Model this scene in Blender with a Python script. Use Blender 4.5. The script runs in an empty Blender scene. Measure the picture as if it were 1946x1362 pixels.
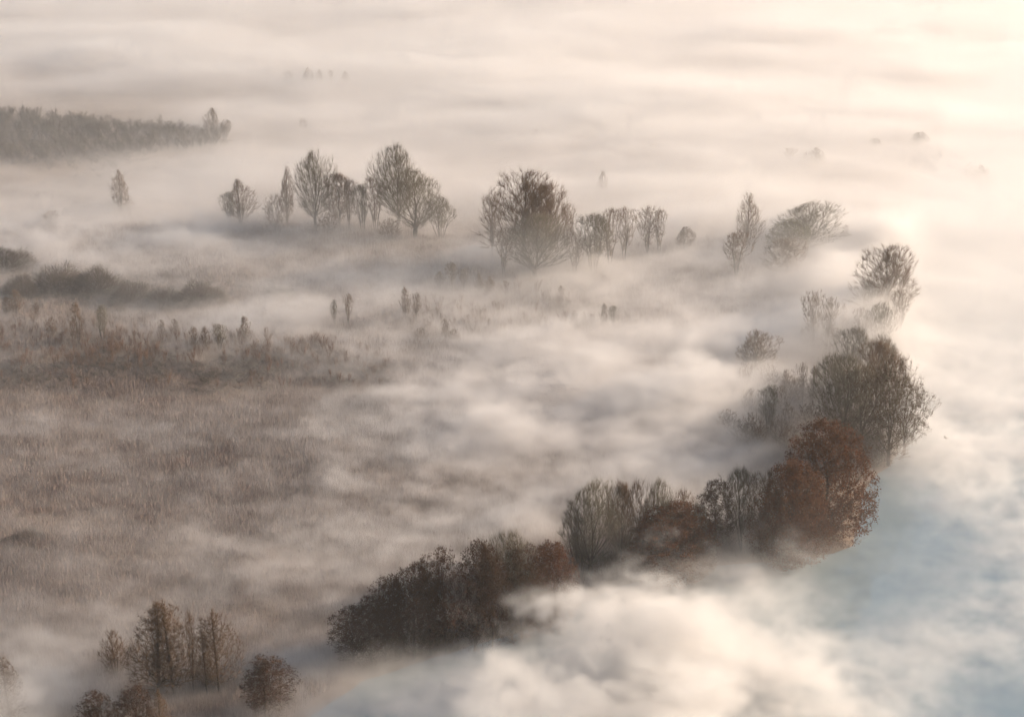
import bpy, math, random
import numpy as np
from mathutils import Vector

# ------------------------------------------------------------------ camera, light, exposure
scene = bpy.context.scene
COL = scene.collection
CAM_H, FPX, PITCH = 180.0, 3500.0, math.radians(20.1)
cam_data = bpy.data.cameras.new('camera')
cam_data.sensor_width = 36.0
cam_data.lens = 36.0 * FPX / 1946.0
cam_data.clip_start, cam_data.clip_end = 1.0, 12000.0
cam = bpy.data.objects.new('camera', cam_data)
cam.location = (0, 0, CAM_H)
cam.rotation_euler = (math.pi / 2 - PITCH, 0, 0)
COL.objects.link(cam)
scene.camera = cam

SUN_EL, SUN_AZ = math.radians(20.0), math.radians(74.0)      # azimuth from +Y towards +X
sun_dir = Vector((math.sin(SUN_AZ) * math.cos(SUN_EL), math.cos(SUN_AZ) * math.cos(SUN_EL), math.sin(SUN_EL)))
world = bpy.data.worlds.new('World')
scene.world = world
world.use_nodes = True
wn = world.node_tree
sky = wn.nodes.new('ShaderNodeTexSky')
sky.sky_type = 'NISHITA'
sky.sun_disc = False
sky.sun_elevation = SUN_EL
sky.sun_rotation = SUN_AZ
sky.air_density, sky.dust_density, sky.ozone_density = 1.0, 1.0, 1.0
bg = wn.nodes['Background']
bg.inputs['Strength'].default_value = 0.075
wn.links.new(sky.outputs[0], bg.inputs['Color'])
sl = bpy.data.lights.new('sun', 'SUN')
sl.energy = 5.0
sl.angle = math.radians(0.5)
sl.color = (1.0, 0.79, 0.61)
so = bpy.data.objects.new('sun', sl)
so.rotation_euler = (-sun_dir).to_track_quat('-Z', 'Y').to_euler()
so.location = (300, 100, 300)
COL.objects.link(so)
vs = scene.view_settings
vs.view_transform, vs.look, vs.exposure, vs.gamma, vs.use_curve_mapping = 'Standard', 'None', 0.88, 1.0, False

cy = scene.cycles
cy.use_denoising = True
cy.use_adaptive_sampling = True
cy.adaptive_threshold = 0.04
cy.max_bounces = 8
cy.diffuse_bounces = 2
cy.glossy_bounces = 2
cy.transmission_bounces = 2
cy.volume_bounces = 4
cy.transparent_max_bounces = 8
cy.volume_step_rate = 5.0
cy.volume_max_steps = 256
cy.caustics_reflective = cy.caustics_refractive = False

# ------------------------------------------------------------------ pixel <-> world helpers
CP, SP = math.cos(PITCH), math.sin(PITCH)


def at(px, py, z=0.0):
    """point of the photograph (1946 x 1362) -> world point on the level z"""
    a, b = (px - 973.0) / FPX, (681.0 - py) / FPX
    d = (a, CP + b * SP, -SP + b * CP)
    t = (z - CAM_H) / d[2]
    return Vector((d[0] * t, d[1] * t, z))


def project(x, y, z):
    zz = z - CAM_H
    depth = y * CP - zz * SP
    return 973.0 + FPX * x / depth, 681.0 - FPX * (y * SP + zz * CP) / depth


def height_for(x, y, ytop):
    """height of a vertical thing at (x, y) whose top shows at image row ytop"""
    b = (681.0 - ytop) / FPX
    return CAM_H + y * (b * CP - SP) / (CP + b * SP)


def smooth(e0, e1, x):
    t = np.clip((x - e0) / (e1 - e0), 0, 1)
    return t * t * (3 - 2 * t)


# ------------------------------------------------------------------ object helpers
def new_mesh(name, verts, faces=None, loops=None, starts=None, mats=(), smooth_shade=False):
    me = bpy.data.meshes.new(name)
    verts = np.asarray(verts, dtype=np.float32)
    if faces is not None:
        faces = np.asarray(faces, dtype=np.int32)
        loops, k = faces.ravel(), faces.shape[1]
        starts = np.arange(0, len(loops), k, dtype=np.int32)
    me.vertices.add(len(verts))
    me.vertices.foreach_set('co', verts.ravel())
    if loops is not None and len(loops):
        me.loops.add(len(loops))
        me.loops.foreach_set('vertex_index', np.asarray(loops, dtype=np.int32))
        me.polygons.add(len(starts))
        me.polygons.foreach_set('loop_start', np.asarray(starts, dtype=np.int32))
        if smooth_shade:
            me.polygons.foreach_set('use_smooth', np.ones(len(starts), dtype=bool))
    me.update(calc_edges=True)
    for m in mats:
        me.materials.append(m)
    return me


def link(name, data, parent=None, loc=None):
    o = bpy.data.objects.new(name, data)
    COL.objects.link(o)
    if parent is not None:
        o.parent = parent
    if loc is not None:
        o.location = loc
    return o


def tag(o, label=None, cat=None, group=None, kind=None):
    for k, v in (('label', label), ('category', cat), ('group', group), ('kind', kind)):
        if v:
            o[k] = v
    return o


# ------------------------------------------------------------------ materials
def mat(name):
    m = bpy.data.materials.new(name)
    m.use_nodes = True
    nt = m.node_tree
    return m, nt, nt.nodes['Principled BSDF'], nt.nodes['Material Output']


def noise_ramp(nt, scale, stops, detail=6, coord='Object', rough=0.6, vec_scale=None):
    tc = nt.nodes.new('ShaderNodeTexCoord')
    no = nt.nodes.new('ShaderNodeTexNoise')
    no.inputs['Scale'].default_value = scale
    no.inputs['Detail'].default_value = detail
    no.inputs['Roughness'].default_value = rough
    src = tc.outputs[coord]
    if vec_scale:
        mp = nt.nodes.new('ShaderNodeMapping')
        mp.inputs['Scale'].default_value = vec_scale
        nt.links.new(src, mp.inputs['Vector'])
        src = mp.outputs[0]
    nt.links.new(src, no.inputs['Vector'])
    rp = nt.nodes.new('ShaderNodeValToRGB')
    els = rp.color_ramp.elements
    while len(els) < len(stops):
        els.new(0.5)
    for e, (p, c) in zip(els, stops):
        e.position = p
        e.color = (*c, 1)
    nt.links.new(no.outputs['Fac'], rp.inputs['Fac'])
    return rp, no


def bark_mat(name, dark, light):
    m, nt, bs, out = mat(name)
    rp, no = noise_ramp(nt, 3.0, [(0.3, dark), (0.7, light)], vec_scale=(1, 1, 0.3))
    nt.links.new(rp.outputs[0], bs.inputs['Base Color'])
    bs.inputs['Roughness'].default_value = 0.9
    bs.inputs['Specular IOR Level'].default_value = 0.15
    return m


def leaf_mat(name, stops, trans=0.35):
    m, nt, bs, out = mat(name)
    rp, no = noise_ramp(nt, 0.9, stops, detail=8, rough=0.8)
    oi = nt.nodes.new('ShaderNodeObjectInfo')
    hs = nt.nodes.new('ShaderNodeHueSaturation')
    mr = nt.nodes.new('ShaderNodeMapRange')
    mr.inputs['To Min'].default_value = 0.8
    mr.inputs['To Max'].default_value = 1.2
    nt.links.new(oi.outputs['Random'], mr.inputs['Value'])
    nt.links.new(mr.outputs[0], hs.inputs['Value'])
    nt.links.new(rp.outputs[0], hs.inputs['Color'])
    nt.links.new(hs.outputs[0], bs.inputs['Base Color'])
    bs.inputs['Roughness'].default_value = 0.75
    bs.inputs['Specular IOR Level'].default_value = 0.2
    tr = nt.nodes.new('ShaderNodeBsdfTranslucent')
    nt.links.new(hs.outputs[0], tr.inputs['Color'])
    mx = nt.nodes.new('ShaderNodeMixShader')
    mx.inputs[0].default_value = trans
    nt.links.new(bs.outputs[0], mx.inputs[1])
    nt.links.new(tr.outputs[0], mx.inputs[2])
    nt.links.new(mx.outputs[0], out.inputs['Surface'])
    return m


M_BARK = bark_mat('grey brown bark', (0.04, 0.032, 0.025), (0.08, 0.066, 0.052))
M_TWIG = bark_mat('brown twigs', (0.09, 0.06, 0.038), (0.18, 0.12, 0.075))
M_TWIG_RED = bark_mat('reddish twigs', (0.13, 0.066, 0.04), (0.24, 0.125, 0.07))
M_TWIG_GREY = bark_mat('grey olive twigs', (0.085, 0.075, 0.052), (0.16, 0.14, 0.10))
M_TWIG_DARK = bark_mat('dark twigs', (0.05, 0.042, 0.034), (0.09, 0.075, 0.06))
M_PALE = bark_mat('pale birch bark', (0.4, 0.38, 0.35), (0.6, 0.58, 0.55))
M_RUST = leaf_mat('rust leaves', [(0.3, (0.055, 0.028, 0.016)), (0.52, (0.12, 0.053, 0.026)), (0.72, (0.36, 0.155, 0.065))], 0.4)
M_BROWN = leaf_mat('brown dry leaves', [(0.3, (0.04, 0.025, 0.017)), (0.55, (0.085, 0.045, 0.026)), (0.75, (0.23, 0.10, 0.045))], 0.35)
M_OLIVE = leaf_mat('yellow green leaves', [(0.3, (0.14, 0.13, 0.05)), (0.7, (0.25, 0.22, 0.09))])


# ------------------------------------------------------------------ tree skeletons
def prism(p0, p1, r0, r1, sides):
    """open tapered prisms for all segments at once"""
    d = p1 - p0
    L = np.linalg.norm(d, axis=1, keepdims=True) + 1e-9
    d = d / L
    ref = np.where(np.abs(d[:, 2:3]) > 0.9, np.array([[1.0, 0, 0]]), np.array([[0, 0, 1.0]]))
    u = np.cross(d, ref)
    u /= np.linalg.norm(u, axis=1, keepdims=True) + 1e-9
    v = np.cross(d, u)
    n = len(p0)
    ang = np.arange(sides) * 2 * np.pi / sides
    c, s = np.cos(ang)[None, :, None], np.sin(ang)[None, :, None]
    ring = u[:, None, :] * c + v[:, None, :] * s
    a = p0[:, None, :] + ring * r0[:, None, None]
    b = p1[:, None, :] + ring * r1[:, None, None]
    verts = np.concatenate([a, b], axis=1).reshape(-1, 3)
    base = (np.arange(n) * 2 * sides)[:, None]
    i = np.arange(sides)[None, :]
    j = (i + 1) % sides
    faces = np.stack([base + i, base + j, base + sides + j, base + sides + i], axis=2).reshape(-1, 4)
    return verts, faces


def spikes(p0, p1, r):
    """thin three-sided cones"""
    d = p1 - p0
    d = d / (np.linalg.norm(d, axis=1, keepdims=True) + 1e-9)
    ref = np.where(np.abs(d[:, 2:3]) > 0.9, np.array([[1.0, 0, 0]]), np.array([[0, 0, 1.0]]))
    u = np.cross(d, ref)
    u /= np.linalg.norm(u, axis=1, keepdims=True) + 1e-9
    v = np.cross(d, u)
    n = len(p0)
    ang = np.arange(3) * 2 * np.pi / 3
    ring = u[:, None, :] * np.cos(ang)[None, :, None] + v[:, None, :] * np.sin(ang)[None, :, None]
    a = p0[:, None, :] + ring * r[:, None, None]
    verts = np.concatenate([a, p1[:, None, :]], axis=1).reshape(-1, 3)
    base = (np.arange(n) * 4)[:, None]
    i = np.arange(3)[None, :]
    faces = np.stack([base + i, base + (i + 1) % 3, base + 3 + 0 * i], axis=2).reshape(-1, 3)
    return verts, faces


def grow(rng, stems, targets, bf, up=0.6):
    """join the targets to the stems: a spanning tree that balances wire length against path length"""
    pos, par, plen, dirs = [], [], [], []
    for st in stems:
        prev = -1
        acc = 0.0
        for k, p in enumerate(st):
            p = np.asarray(p, float)
            if prev >= 0:
                acc += np.linalg.norm(p - pos[prev]) * 0.8
            pos.append(p)
            par.append(prev if k else -1)
            plen.append(acc)
            prev = len(pos) - 1
    n0 = len(pos)
    T = np.asarray(targets, float)
    n = len(T)
    P = np.zeros((n0 + n, 3))
    P[:n0] = pos
    parent = np.full(n0 + n, -1)
    parent[:n0] = par
    PL = np.zeros(n0 + n)
    PL[:n0] = plen
    best = np.full(n, 1e9)
    bpar = np.zeros(n, int)
    done = np.zeros(n, bool)

    def relax(i):
        d = T - P[i]
        dist = np.sqrt((d * d).sum(1))
        hor = np.sqrt(d[:, 0] ** 2 + d[:, 1] ** 2)
        pen = np.maximum(0, up * hor - d[:, 2])          # shoots climb rather than hang
        cost = dist + bf * PL[i] + 0.6 * pen
        if parent[i] >= 0:
            q = P[i] - P[parent[i]]
            q = q / (np.linalg.norm(q) + 1e-9)
            cosv = (d @ q) / (dist + 1e-9)
            cost = cost + dist * 0.8 * (1 - cosv)
        m = (cost < best) & ~done
        best[m] = cost[m]
        bpar[m] = i

    for i in range(n0):
        if P[i][2] > 0.04 * P[:n0, 2].max() or n0 < 3:
            relax(i)
    cnt = n0
    for _ in range(n):
        t = int(np.argmin(np.where(done, 1e9, best)))
        done[t] = True
        P[cnt] = T[t]
        parent[cnt] = bpar[t]
        PL[cnt] = PL[bpar[t]] + np.linalg.norm(T[t] - P[bpar[t]])
        relax(cnt)
        cnt += 1
    return P, parent, n0


def leaf_quads(rng, centres, size, flat=0.3):
    n = len(centres)
    nrm = rng.normal(size=(n, 3))
    nrm[:, 2] += flat
    nrm /= np.linalg.norm(nrm, axis=1, keepdims=True)
    ref = rng.normal(size=(n, 3))
    u = np.cross(nrm, ref)
    u /= np.linalg.norm(u, axis=1, keepdims=True) + 1e-9
    v = np.cross(nrm, u)
    s = (size * rng.uniform(0.6, 1.35, n))[:, None]
    a, b = u * s, v * s * 0.62
    vs_ = np.stack([centres - a, centres + b - a * 0.1, centres + a, centres - b + a * 0.1], axis=1).reshape(-1, 3)
    f = np.arange(4 * n).reshape(-1, 4)
    return vs_, f


def sample_env(rng, n, env, hollow=0.5, gaps=0.8):
    """n points inside an envelope env(z) -> radius for z in 0..1 of unit height; boughs and gaps break it up"""
    out = []
    k = rng.normal(size=(6, 3)) * 11
    k[:, 2] *= 0.6
    ph = rng.uniform(0, 6.28, 6)
    while len(out) < n:
        z = rng.uniform(0, 1)
        r = env(z)
        if r <= 0 or rng.uniform(0, 0.5) > r:
            continue
        rad = r * (rng.uniform(0, 1) ** hollow)
        a = rng.uniform(0, 2 * np.pi)
        q = (rad * np.cos(a), rad * np.sin(a), z)
        f = sum(math.sin(k[i, 0] * q[0] + k[i, 1] * q[1] + k[i, 2] * z + ph[i]) for i in range(6))
        if f < -0.3 and rng.uniform() < gaps:
            continue
        out.append(q)
    return np.array(out)


def lump(rng, pts, amount):
    """push the crown in and out so that its outline is uneven"""
    k = rng.normal(size=(7, 3)) * 9
    ph = rng.uniform(0, 6.28, 7)
    w = np.zeros(len(pts))
    for i in range(7):
        w += np.sin(pts @ k[i] + ph[i])
    w = w / 7 * 2
    out = pts.copy()
    out[:, :2] *= (1 + amount * w)[:, None]
    out[:, 2] += 0.25 * amount * w * 0.4
    return out


def tree_meshes(key, H, env, stems, seed, n=900, gaps=0.5, bf=0.3, up=0.6, hollow=0.5, twigs=4, twig_len=1.0, twig_r=0.02,
                leaf=0, leaf_size=0.3, leaf_spread=0.8, leaf_top=0.0, trunk_r=0.3, lumpy=0.18, bark=None, twig_m=None, leaf_m=None,
                tip_r=0.022, expo=2.25):
    rng = np.random.default_rng(seed)
    tg = lump(rng, sample_env(rng, n, env, hollow, gaps), lumpy)
    skew, a0, a1 = rng.uniform(0.1, 0.28), rng.uniform(0, 6.28), rng.uniform(0, 6.28)
    ang = np.arctan2(tg[:, 1], tg[:, 0])
    tg[:, :2] *= (1 + skew * np.cos(ang - a0) * (0.4 + tg[:, 2]) + 0.12 * np.cos(2 * ang - a1))[:, None]      # lopsided
    tg[:, 2] -= 0.08 * np.clip(np.cos(ang - a1), 0, 1) * np.hypot(tg[:, 0], tg[:, 1]) / 0.3 * (tg[:, 2] > 0.35)
    tg = tg * H
    st = [np.array(s, float) * H for s in stems]
    P, parent, n0 = grow(rng, st, tg, bf, up)
    N = len(P)
    P[n0:] += rng.normal(size=(N - n0, 3)) * 0.002 * H
    kids = np.zeros(N, int)
    w = np.zeros(N)
    order = np.arange(N)[::-1]
    for i in range(N):
        if parent[i] >= 0:
            kids[parent[i]] += 1
    tips = kids == 0
    w[tips] = tip_r ** expo
    for i in order:
        if w[i] == 0:
            w[i] = tip_r ** expo
        if parent[i] >= 0:
            w[parent[i]] += w[i]
    rad = w ** (1 / expo)
    rad *= 1.0
    big = rad.max()
    rad = np.where(rad > 3 * tip_r, 3 * tip_r + (rad - 3 * tip_r) * (trunk_r - 3 * tip_r) / max(big - 3 * tip_r, 1e-6), rad)
    idx = np.where(parent >= 0)[0]
    p0, p1 = P[parent[idx]], P[idx]
    r1 = rad[idx]
    r0 = np.minimum(rad[parent[idx]], r1 * 1.35)
    # each segment bends once
    mid = (p0 + p1) / 2 + rng.normal(size=p0.shape) * 0.03 * np.linalg.norm(p1 - p0, axis=1, keepdims=True)
    q0 = np.concatenate([p0, mid])
    q1 = np.concatenate([mid, p1])
    s0 = np.concatenate([r0, (r0 + r1) / 2])
    s1 = np.concatenate([(r0 + r1) / 2, r1])
    thick = np.maximum(s0, s1) > max(0.16 * trunk_r, 2.2 * tip_r)
    e = (q1 - q0) * 0.03
    root_of = np.arange(N)
    for i in range(N):
        if parent[i] >= 0:
            root_of[i] = root_of[parent[i]]
    rid = np.concatenate([root_of[idx], root_of[idx]])
    trunks = []
    for r_ in np.unique(rid[thick]):
        k_ = thick & (rid == r_)
        va, fa = prism(q0[k_] - e[k_], q1[k_] + e[k_], s0[k_] * 1.02, s1[k_], 7)
        trunks.append(new_mesh(key + ' trunk', va, fa, mats=[bark or M_BARK], smooth_shade=True))
    vb, fb = prism(q0[~thick], q1[~thick], s0[~thick], s1[~thick], 3)
    # twigs
    cand = np.where((rad < 2.5 * tip_r) & (parent >= 0))[0]
    src = np.repeat(cand, twigs)
    pd = P[src] - P[parent[src]]
    ln = np.linalg.norm(pd, axis=1, keepdims=True) + 1e-9
    base = P[parent[src]] + pd * rng.uniform(0.2, 1.0, (len(src), 1))
    ctr = np.array([0, 0, 0.2 * H])
    outw = base - ctr
    outw /= np.linalg.norm(outw, axis=1, keepdims=True) + 1e-9
    dr = pd / ln * 0.6 + rng.normal(size=pd.shape) * 0.42 + outw * 0.75 + np.array([0, 0, 0.3])
    dr /= np.linalg.norm(dr, axis=1, keepdims=True)
    tl = twig_len * rng.uniform(0.4, 1.2, (len(src), 1))
    vc, fc = spikes(base, base + dr * tl, np.full(len(src), twig_r))
    loops = np.concatenate([fb.ravel(), (fc + len(vb)).ravel()])
    starts = np.concatenate([np.arange(len(fb)) * 4, len(fb) * 4 + np.arange(len(fc)) * 3])
    crown = new_mesh(key + ' crown', np.concatenate([vb, vc]), loops=loops, starts=starts, mats=[twig_m or M_TWIG])
    foliage = None
    if leaf:
        if leaf_top > 0:
            zz = P[cand][:, 2] / H
            pr = np.clip((zz - leaf_top) * 4 + 0.15, 0.03, 1)
        else:
            pr = np.ones(len(cand))
        pick = rng.choice(cand, size=leaf, p=pr / pr.sum())
        c = P[pick] + rng.normal(size=(leaf, 3)) * leaf_spread * 0.55
        c[:, 2] = np.maximum(c[:, 2], 0.3)
        vl, fl = leaf_quads(rng, c, leaf_size)
        foliage = new_mesh(key + ' foliage', vl, fl, mats=[leaf_m or M_RUST])
    allp = np.concatenate([P, base + dr * tl])
    top = np.percentile(allp[:, 2], 99.7)
    wid = np.percentile(np.abs(allp[:, 0]), 98) * 2
    return dict(trunk=trunks, crown=crown, foliage=foliage, top=float(top), wid=float(wid))


def dome(z0, zm, R, p=0.55):
    """crown from z0 up to 1, widest (R) at zm"""
    def f(z):
        if z < z0:
            return 0
        if z < zm:
            return R * math.sin((z - z0) / (zm - z0) * math.pi / 2) ** 0.7
        return R * max(0.0, 1 - ((z - zm) / (1 - zm)) ** 2.2) ** p
    return f


def cone(z0, R, p=0.8):
    def f(z):
        if z < z0:
            return 0
        t = (z - z0) / (1 - z0)
        return R * (1 - t) ** p * min(1, t * 7 + 0.25)
    return f


def stem_line(h, lean=(0, 0), n=6, wob=0.01, seed=0, x=0, y=0):
    r = random.Random(seed)
    out = []
    for i in range(n + 1):
        t = i / n
        out.append((x + lean[0] * t + r.uniform(-wob, wob) * t, y + lean[1] * t + r.uniform(-wob, wob) * t, h * t))
    return out


def multi(k, h, spread, seed, rad=0.04):
    r = random.Random(seed)
    st = []
    for i in range(k):
        a = i / k * 6.283 + r.uniform(-0.4, 0.4)
        q = r.uniform(0.4, 1)
        st.append(stem_line(h * r.uniform(0.7, 1.1), (math.cos(a) * spread * q, math.sin(a) * spread * q), 6, 0.012, seed + i,
                            math.cos(a) * rad * q, math.sin(a) * rad * q))
    return st


KINDS = {}


def kind(name, nvar, seed0, **kw):
    for v in range(nvar):
        a = dict(kw)
        s = seed0 + v * 17
        H = a.pop('H')
        env = a.pop('env')
        stems = a.pop('stems')
        KINDS.setdefault(name, []).append(tree_meshes(name, H, env, stems(s), s, **a))


# fan: broad bare crown on a short trunk with limbs rising from low down
kind('fan', 3, 100, gaps=0.65, H=22, env=dome(0.16, 0.58, 0.36, 0.5), n=1500, bf=0.75, up=0.55, hollow=0.6, twigs=9, twig_len=2.0, twig_r=0.012, trunk_r=0.5,
     tip_r=0.012, lumpy=0.32, stems=lambda s: [stem_line(0.17, (0.01, 0), 4, 0.006, s)], twig_m=M_TWIG_GREY)
# round: dense finely twigged round crown
kind('round', 3, 200, gaps=0.6, H=18, env=dome(0.12, 0.52, 0.33, 0.5), n=1500, bf=0.5, up=0.6, hollow=0.6, twigs=11, twig_len=1.6, twig_r=0.012, trunk_r=0.4,
     tip_r=0.011, lumpy=0.36, stems=lambda s: [stem_line(0.3, (0.02, 0.01), 5, 0.01, s)], twig_m=M_TWIG)
# clump: several upright stems, feathery tops
kind('clump', 3, 300, gaps=0.55, H=18, env=dome(0.22, 0.72, 0.27, 0.4), n=850, bf=0.35, up=1.7, hollow=0.7, twigs=12, twig_len=1.7, twig_r=0.011, trunk_r=0.2,
     tip_r=0.01, lumpy=0.3, stems=lambda s: multi(7, 0.66, 0.2, s, 0.06), twig_m=M_TWIG_GREY)
# slim: one or two stems, small feathery vase top
kind('slim', 4, 400, gaps=0.55, H=17, env=dome(0.2, 0.86, 0.19, 0.3), n=420, bf=0.35, up=1.6, hollow=0.7, twigs=12, twig_len=1.6, twig_r=0.011, trunk_r=0.19,
     tip_r=0.01, lumpy=0.35, stems=lambda s: multi(3, 0.62, 0.10, s, 0.014), twig_m=M_TWIG)
# spindle: narrow flame-shaped crown
kind('spindle', 3, 500, gaps=0.45, H=14, env=dome(0.1, 0.42, 0.25, 0.95), n=800, bf=0.35, up=1.5, hollow=0.65, twigs=10, twig_len=1.2, twig_r=0.011, trunk_r=0.22,
     tip_r=0.01, lumpy=0.3, stems=lambda s: multi(3, 0.5, 0.09, s, 0.02) + [stem_line(0.85, (0.01, 0.0), 8, 0.01, s)], twig_m=M_TWIG)
# leader: tall single trunk to the tip with tiers of rising side branches
kind('leader', 3, 600, gaps=0.2, H=18, env=dome(0.14, 0.36, 0.24, 0.95), n=1500, bf=0.03, up=0.8, hollow=0.85, twigs=8, twig_len=1.0, twig_r=0.011, trunk_r=0.26,
     tip_r=0.011, lumpy=0.12, stems=lambda s: [stem_line(0.98, (0.01, 0.0), 30, 0.005, s)], twig_m=M_TWIG,
     leaf=250, leaf_size=0.11, leaf_spread=0.45, leaf_top=0.55, leaf_m=M_BROWN)
# rust: full dome of rust leaves reaching low
kind('rust', 3, 700, gaps=0.35, H=22, env=dome(-0.15, 0.28, 0.36, 0.52), n=1300, bf=0.4, up=0.4, hollow=0.45, twigs=3, twig_len=1.1, twig_r=0.02, trunk_r=0.45,
     tip_r=0.018, lumpy=0.12, stems=lambda s: [stem_line(0.45, (0.02, 0.0), 8, 0.01, s)], twig_m=M_TWIG_DARK,
     leaf=26000, leaf_size=0.165, leaf_spread=0.65, leaf_m=M_RUST)
# column: taller narrower tree with brown leaves still in its top, branches showing below
kind('column', 4, 800, gaps=0.35, H=21, env=dome(-0.1, 0.56, 0.25, 0.42), n=1000, bf=0.3, up=0.9, hollow=0.6, twigs=5, twig_len=1.1, twig_r=0.014, trunk_r=0.3,
     tip_r=0.013, lumpy=0.25, stems=lambda s: [stem_line(0.68, (0.02, 0.01), 12, 0.012, s)], twig_m=M_TWIG_DARK,
     leaf=9500, leaf_size=0.15, leaf_spread=0.6, leaf_top=0.12, leaf_m=M_BROWN)
# oak: crooked wide-spreading limbs with leaf tufts at the ends
kind('oak', 2, 900, gaps=0.5, H=20, env=dome(0.1, 0.46, 0.46, 0.5), n=1200, bf=0.5, up=-0.1, hollow=0.5, twigs=9, twig_len=1.3, twig_r=0.013, trunk_r=0.55,
     tip_r=0.013, lumpy=0.4, stems=lambda s: [stem_line(0.24, (0.02, 0), 5, 0.012, s)], twig_m=M_TWIG_GREY,
     leaf=4500, leaf_size=0.15, leaf_spread=0.5, leaf_m=M_BROWN)
# bush: many stems from the ground
kind('bush', 3, 1000, H=6, env=dome(-0.02, 0.35, 0.6, 0.5), n=420, bf=0.4, up=0.5, hollow=0.5, twigs=10, twig_len=0.9, twig_r=0.01, trunk_r=0.07,
     tip_r=0.009, lumpy=0.35, stems=lambda s: multi(5, 0.3, 0.2, s, 0.05), twig_m=M_TWIG)
# sapling: small upright young tree
kind('sapling', 4, 1100, gaps=0.3, H=8, env=dome(0.06, 0.5, 0.22, 0.7), n=300, bf=0.25, up=1.3, hollow=0.65, twigs=11, twig_len=0.8, twig_r=0.01, trunk_r=0.07,
     tip_r=0.009, lumpy=0.3, stems=lambda s: multi(2, 0.8, 0.08, s, 0.02), twig_m=M_TWIG,
     leaf=260, leaf_size=0.09, leaf_spread=0.5, leaf_m=M_BROWN)
# willow: dense soft dome in pale yellow green
kind('willow', 1, 1200, H=14, env=dome(0.0, 0.5, 0.42, 0.5), n=700, bf=0.4, up=0.5, hollow=0.4, twigs=6, twig_len=1.2, twig_r=0.02, trunk_r=0.35,
     tip_r=0.018, lumpy=0.08, stems=lambda s: [stem_line(0.3, (0, 0), 4, 0.01, s)], twig_m=M_TWIG_GREY,
     leaf=9000, leaf_size=0.17, leaf_spread=0.9, leaf_m=M_OLIVE)
# snag: broken dead stem
kind('snag', 1, 1300, H=5, env=dome(0.5, 0.8, 0.08, 0.5), n=30, bf=0.3, up=1.2, hollow=0.6, twigs=2, twig_len=0.4, twig_r=0.02, trunk_r=0.22,
     tip_r=0.03, lumpy=0.2, stems=lambda s: [stem_line(0.95, (0.03, 0), 6, 0.02, s)], twig_m=M_TWIG_DARK)

NAMES = dict(fan='bare_tree', round='bare_tree', clump='multi_stemmed_tree', slim='slender_tree', spindle='narrow_tree', leader='alder_tree',
             rust='rust_leaved_tree', column='brown_leaved_tree', oak='oak_tree', bush='bush', sapling='sapling', willow='willow_tree', snag='dead_tree')
CATS = dict(bush='bush', sapling='sapling', snag='dead tree')


def plant(k, bx, by, ytop, wpx, label, group=None, var=None, rot=None):
    p = at(bx, by)
    H = height_for(p.x, p.y, ytop)
    depth = p.y * CP + CAM_H * SP
    W = wpx * depth / FPX
    vs_ = KINDS[k]
    r = random.Random(int(bx * 7 + by * 13))
    v = vs_[(r.randrange(len(vs_)) if var is None else var) % len(vs_)]
    root = bpy.data.objects.new(NAMES[k], None)
    root.empty_display_size = 1.0
    COL.objects.link(root)
    root.location = (p.x, p.y, 0.02)
    root.rotation_euler = (r.gauss(0, 0.03), r.gauss(0, 0.03), r.uniform(0, 6.283) if rot is None else rot)
    sx = W / v['wid']
    sy = sx * r.uniform(0.85, 1.2)
    root.scale = (sx, sy, H / v['top'])
    for me in v['trunk']:
        link('trunk' if len(v['trunk']) == 1 else 'stem', me, root)
    for part in ('crown', 'foliage'):
        if v[part]:
            link(part, v[part], root)
    tag(root, label, CATS.get(k, 'tree'), group)
    return root


# ------------------------------------------------------------------ river bank, ground, water
BANK_PX = [(380, 1500), (560, 1380), (690, 1290), (860, 1235), (1010, 1190), (1180, 1110), (1330, 1075), (1480, 1062), (1580, 1050), (1622, 1034),
           (1636, 985), (1644, 930), (1668, 898), (1700, 878), (1712, 840), (1702, 770), (1700, 690), (1700, 630), (1712, 560), (1728, 480),
           (1745, 420), (1770, 330), (1830, 220), (1930, 110), (2050, 20), (2200, -40)]
BANK = np.array([[at(px, py).x, at(px, py).y] for px, py in BANK_PX])
far = BANK[-1] + np.array([900, 1300])
near = BANK[0] + np.array([-160, -260])
BANK = np.vstack([near, BANK, far])


def bank_dist(X, Y):
    """signed distance to the bank: positive on land"""
    sh = X.shape
    p = np.stack([X.ravel(), Y.ravel()], 1).astype(np.float32)
    best = np.full(len(p), 1e9, np.float32)
    sign = np.ones(len(p), np.float32)
    for a, b in zip(BANK[:-1], BANK[1:]):
        ab = b - a
        t = np.clip(((p - a) @ ab) / (ab @ ab), 0, 1)
        d = p - (a + t[:, None] * ab)
        dd = np.hypot(d[:, 0], d[:, 1])
        s = np.sign(ab[0] * (p[:, 1] - a[1]) - ab[1] * (p[:, 0] - a[0]))
        m = dd < best
        best[m] = dd[m]
        sign[m] = s[m]
    return (best * sign).reshape(sh)


def lattice(X, Y, scale, seed):
    """cheap smooth value noise, -1..1"""
    rng = np.random.default_rng(seed)
    T = rng.uniform(-1, 1, (256, 256))
    x, y = X / scale, Y / scale
    ix, iy = np.floor(x).astype(int), np.floor(y).astype(int)
    fx, fy = x - ix, y - iy
    fx, fy = fx * fx * (3 - 2 * fx), fy * fy * (3 - 2 * fy)
    g = lambda i, j: T[i % 256, j % 256]
    return (g(ix, iy) * (1 - fx) + g(ix + 1, iy) * fx) * (1 - fy) + (g(ix, iy + 1) * (1 - fx) + g(ix + 1, iy + 1) * fx) * fy


def axis(lo, mid0, mid1, hi, fine, coarse):
    return np.unique(np.concatenate([np.arange(lo, mid0, coarse), np.arange(mid0, mid1, fine), np.arange(mid1, hi + 1, coarse)]))


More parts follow.
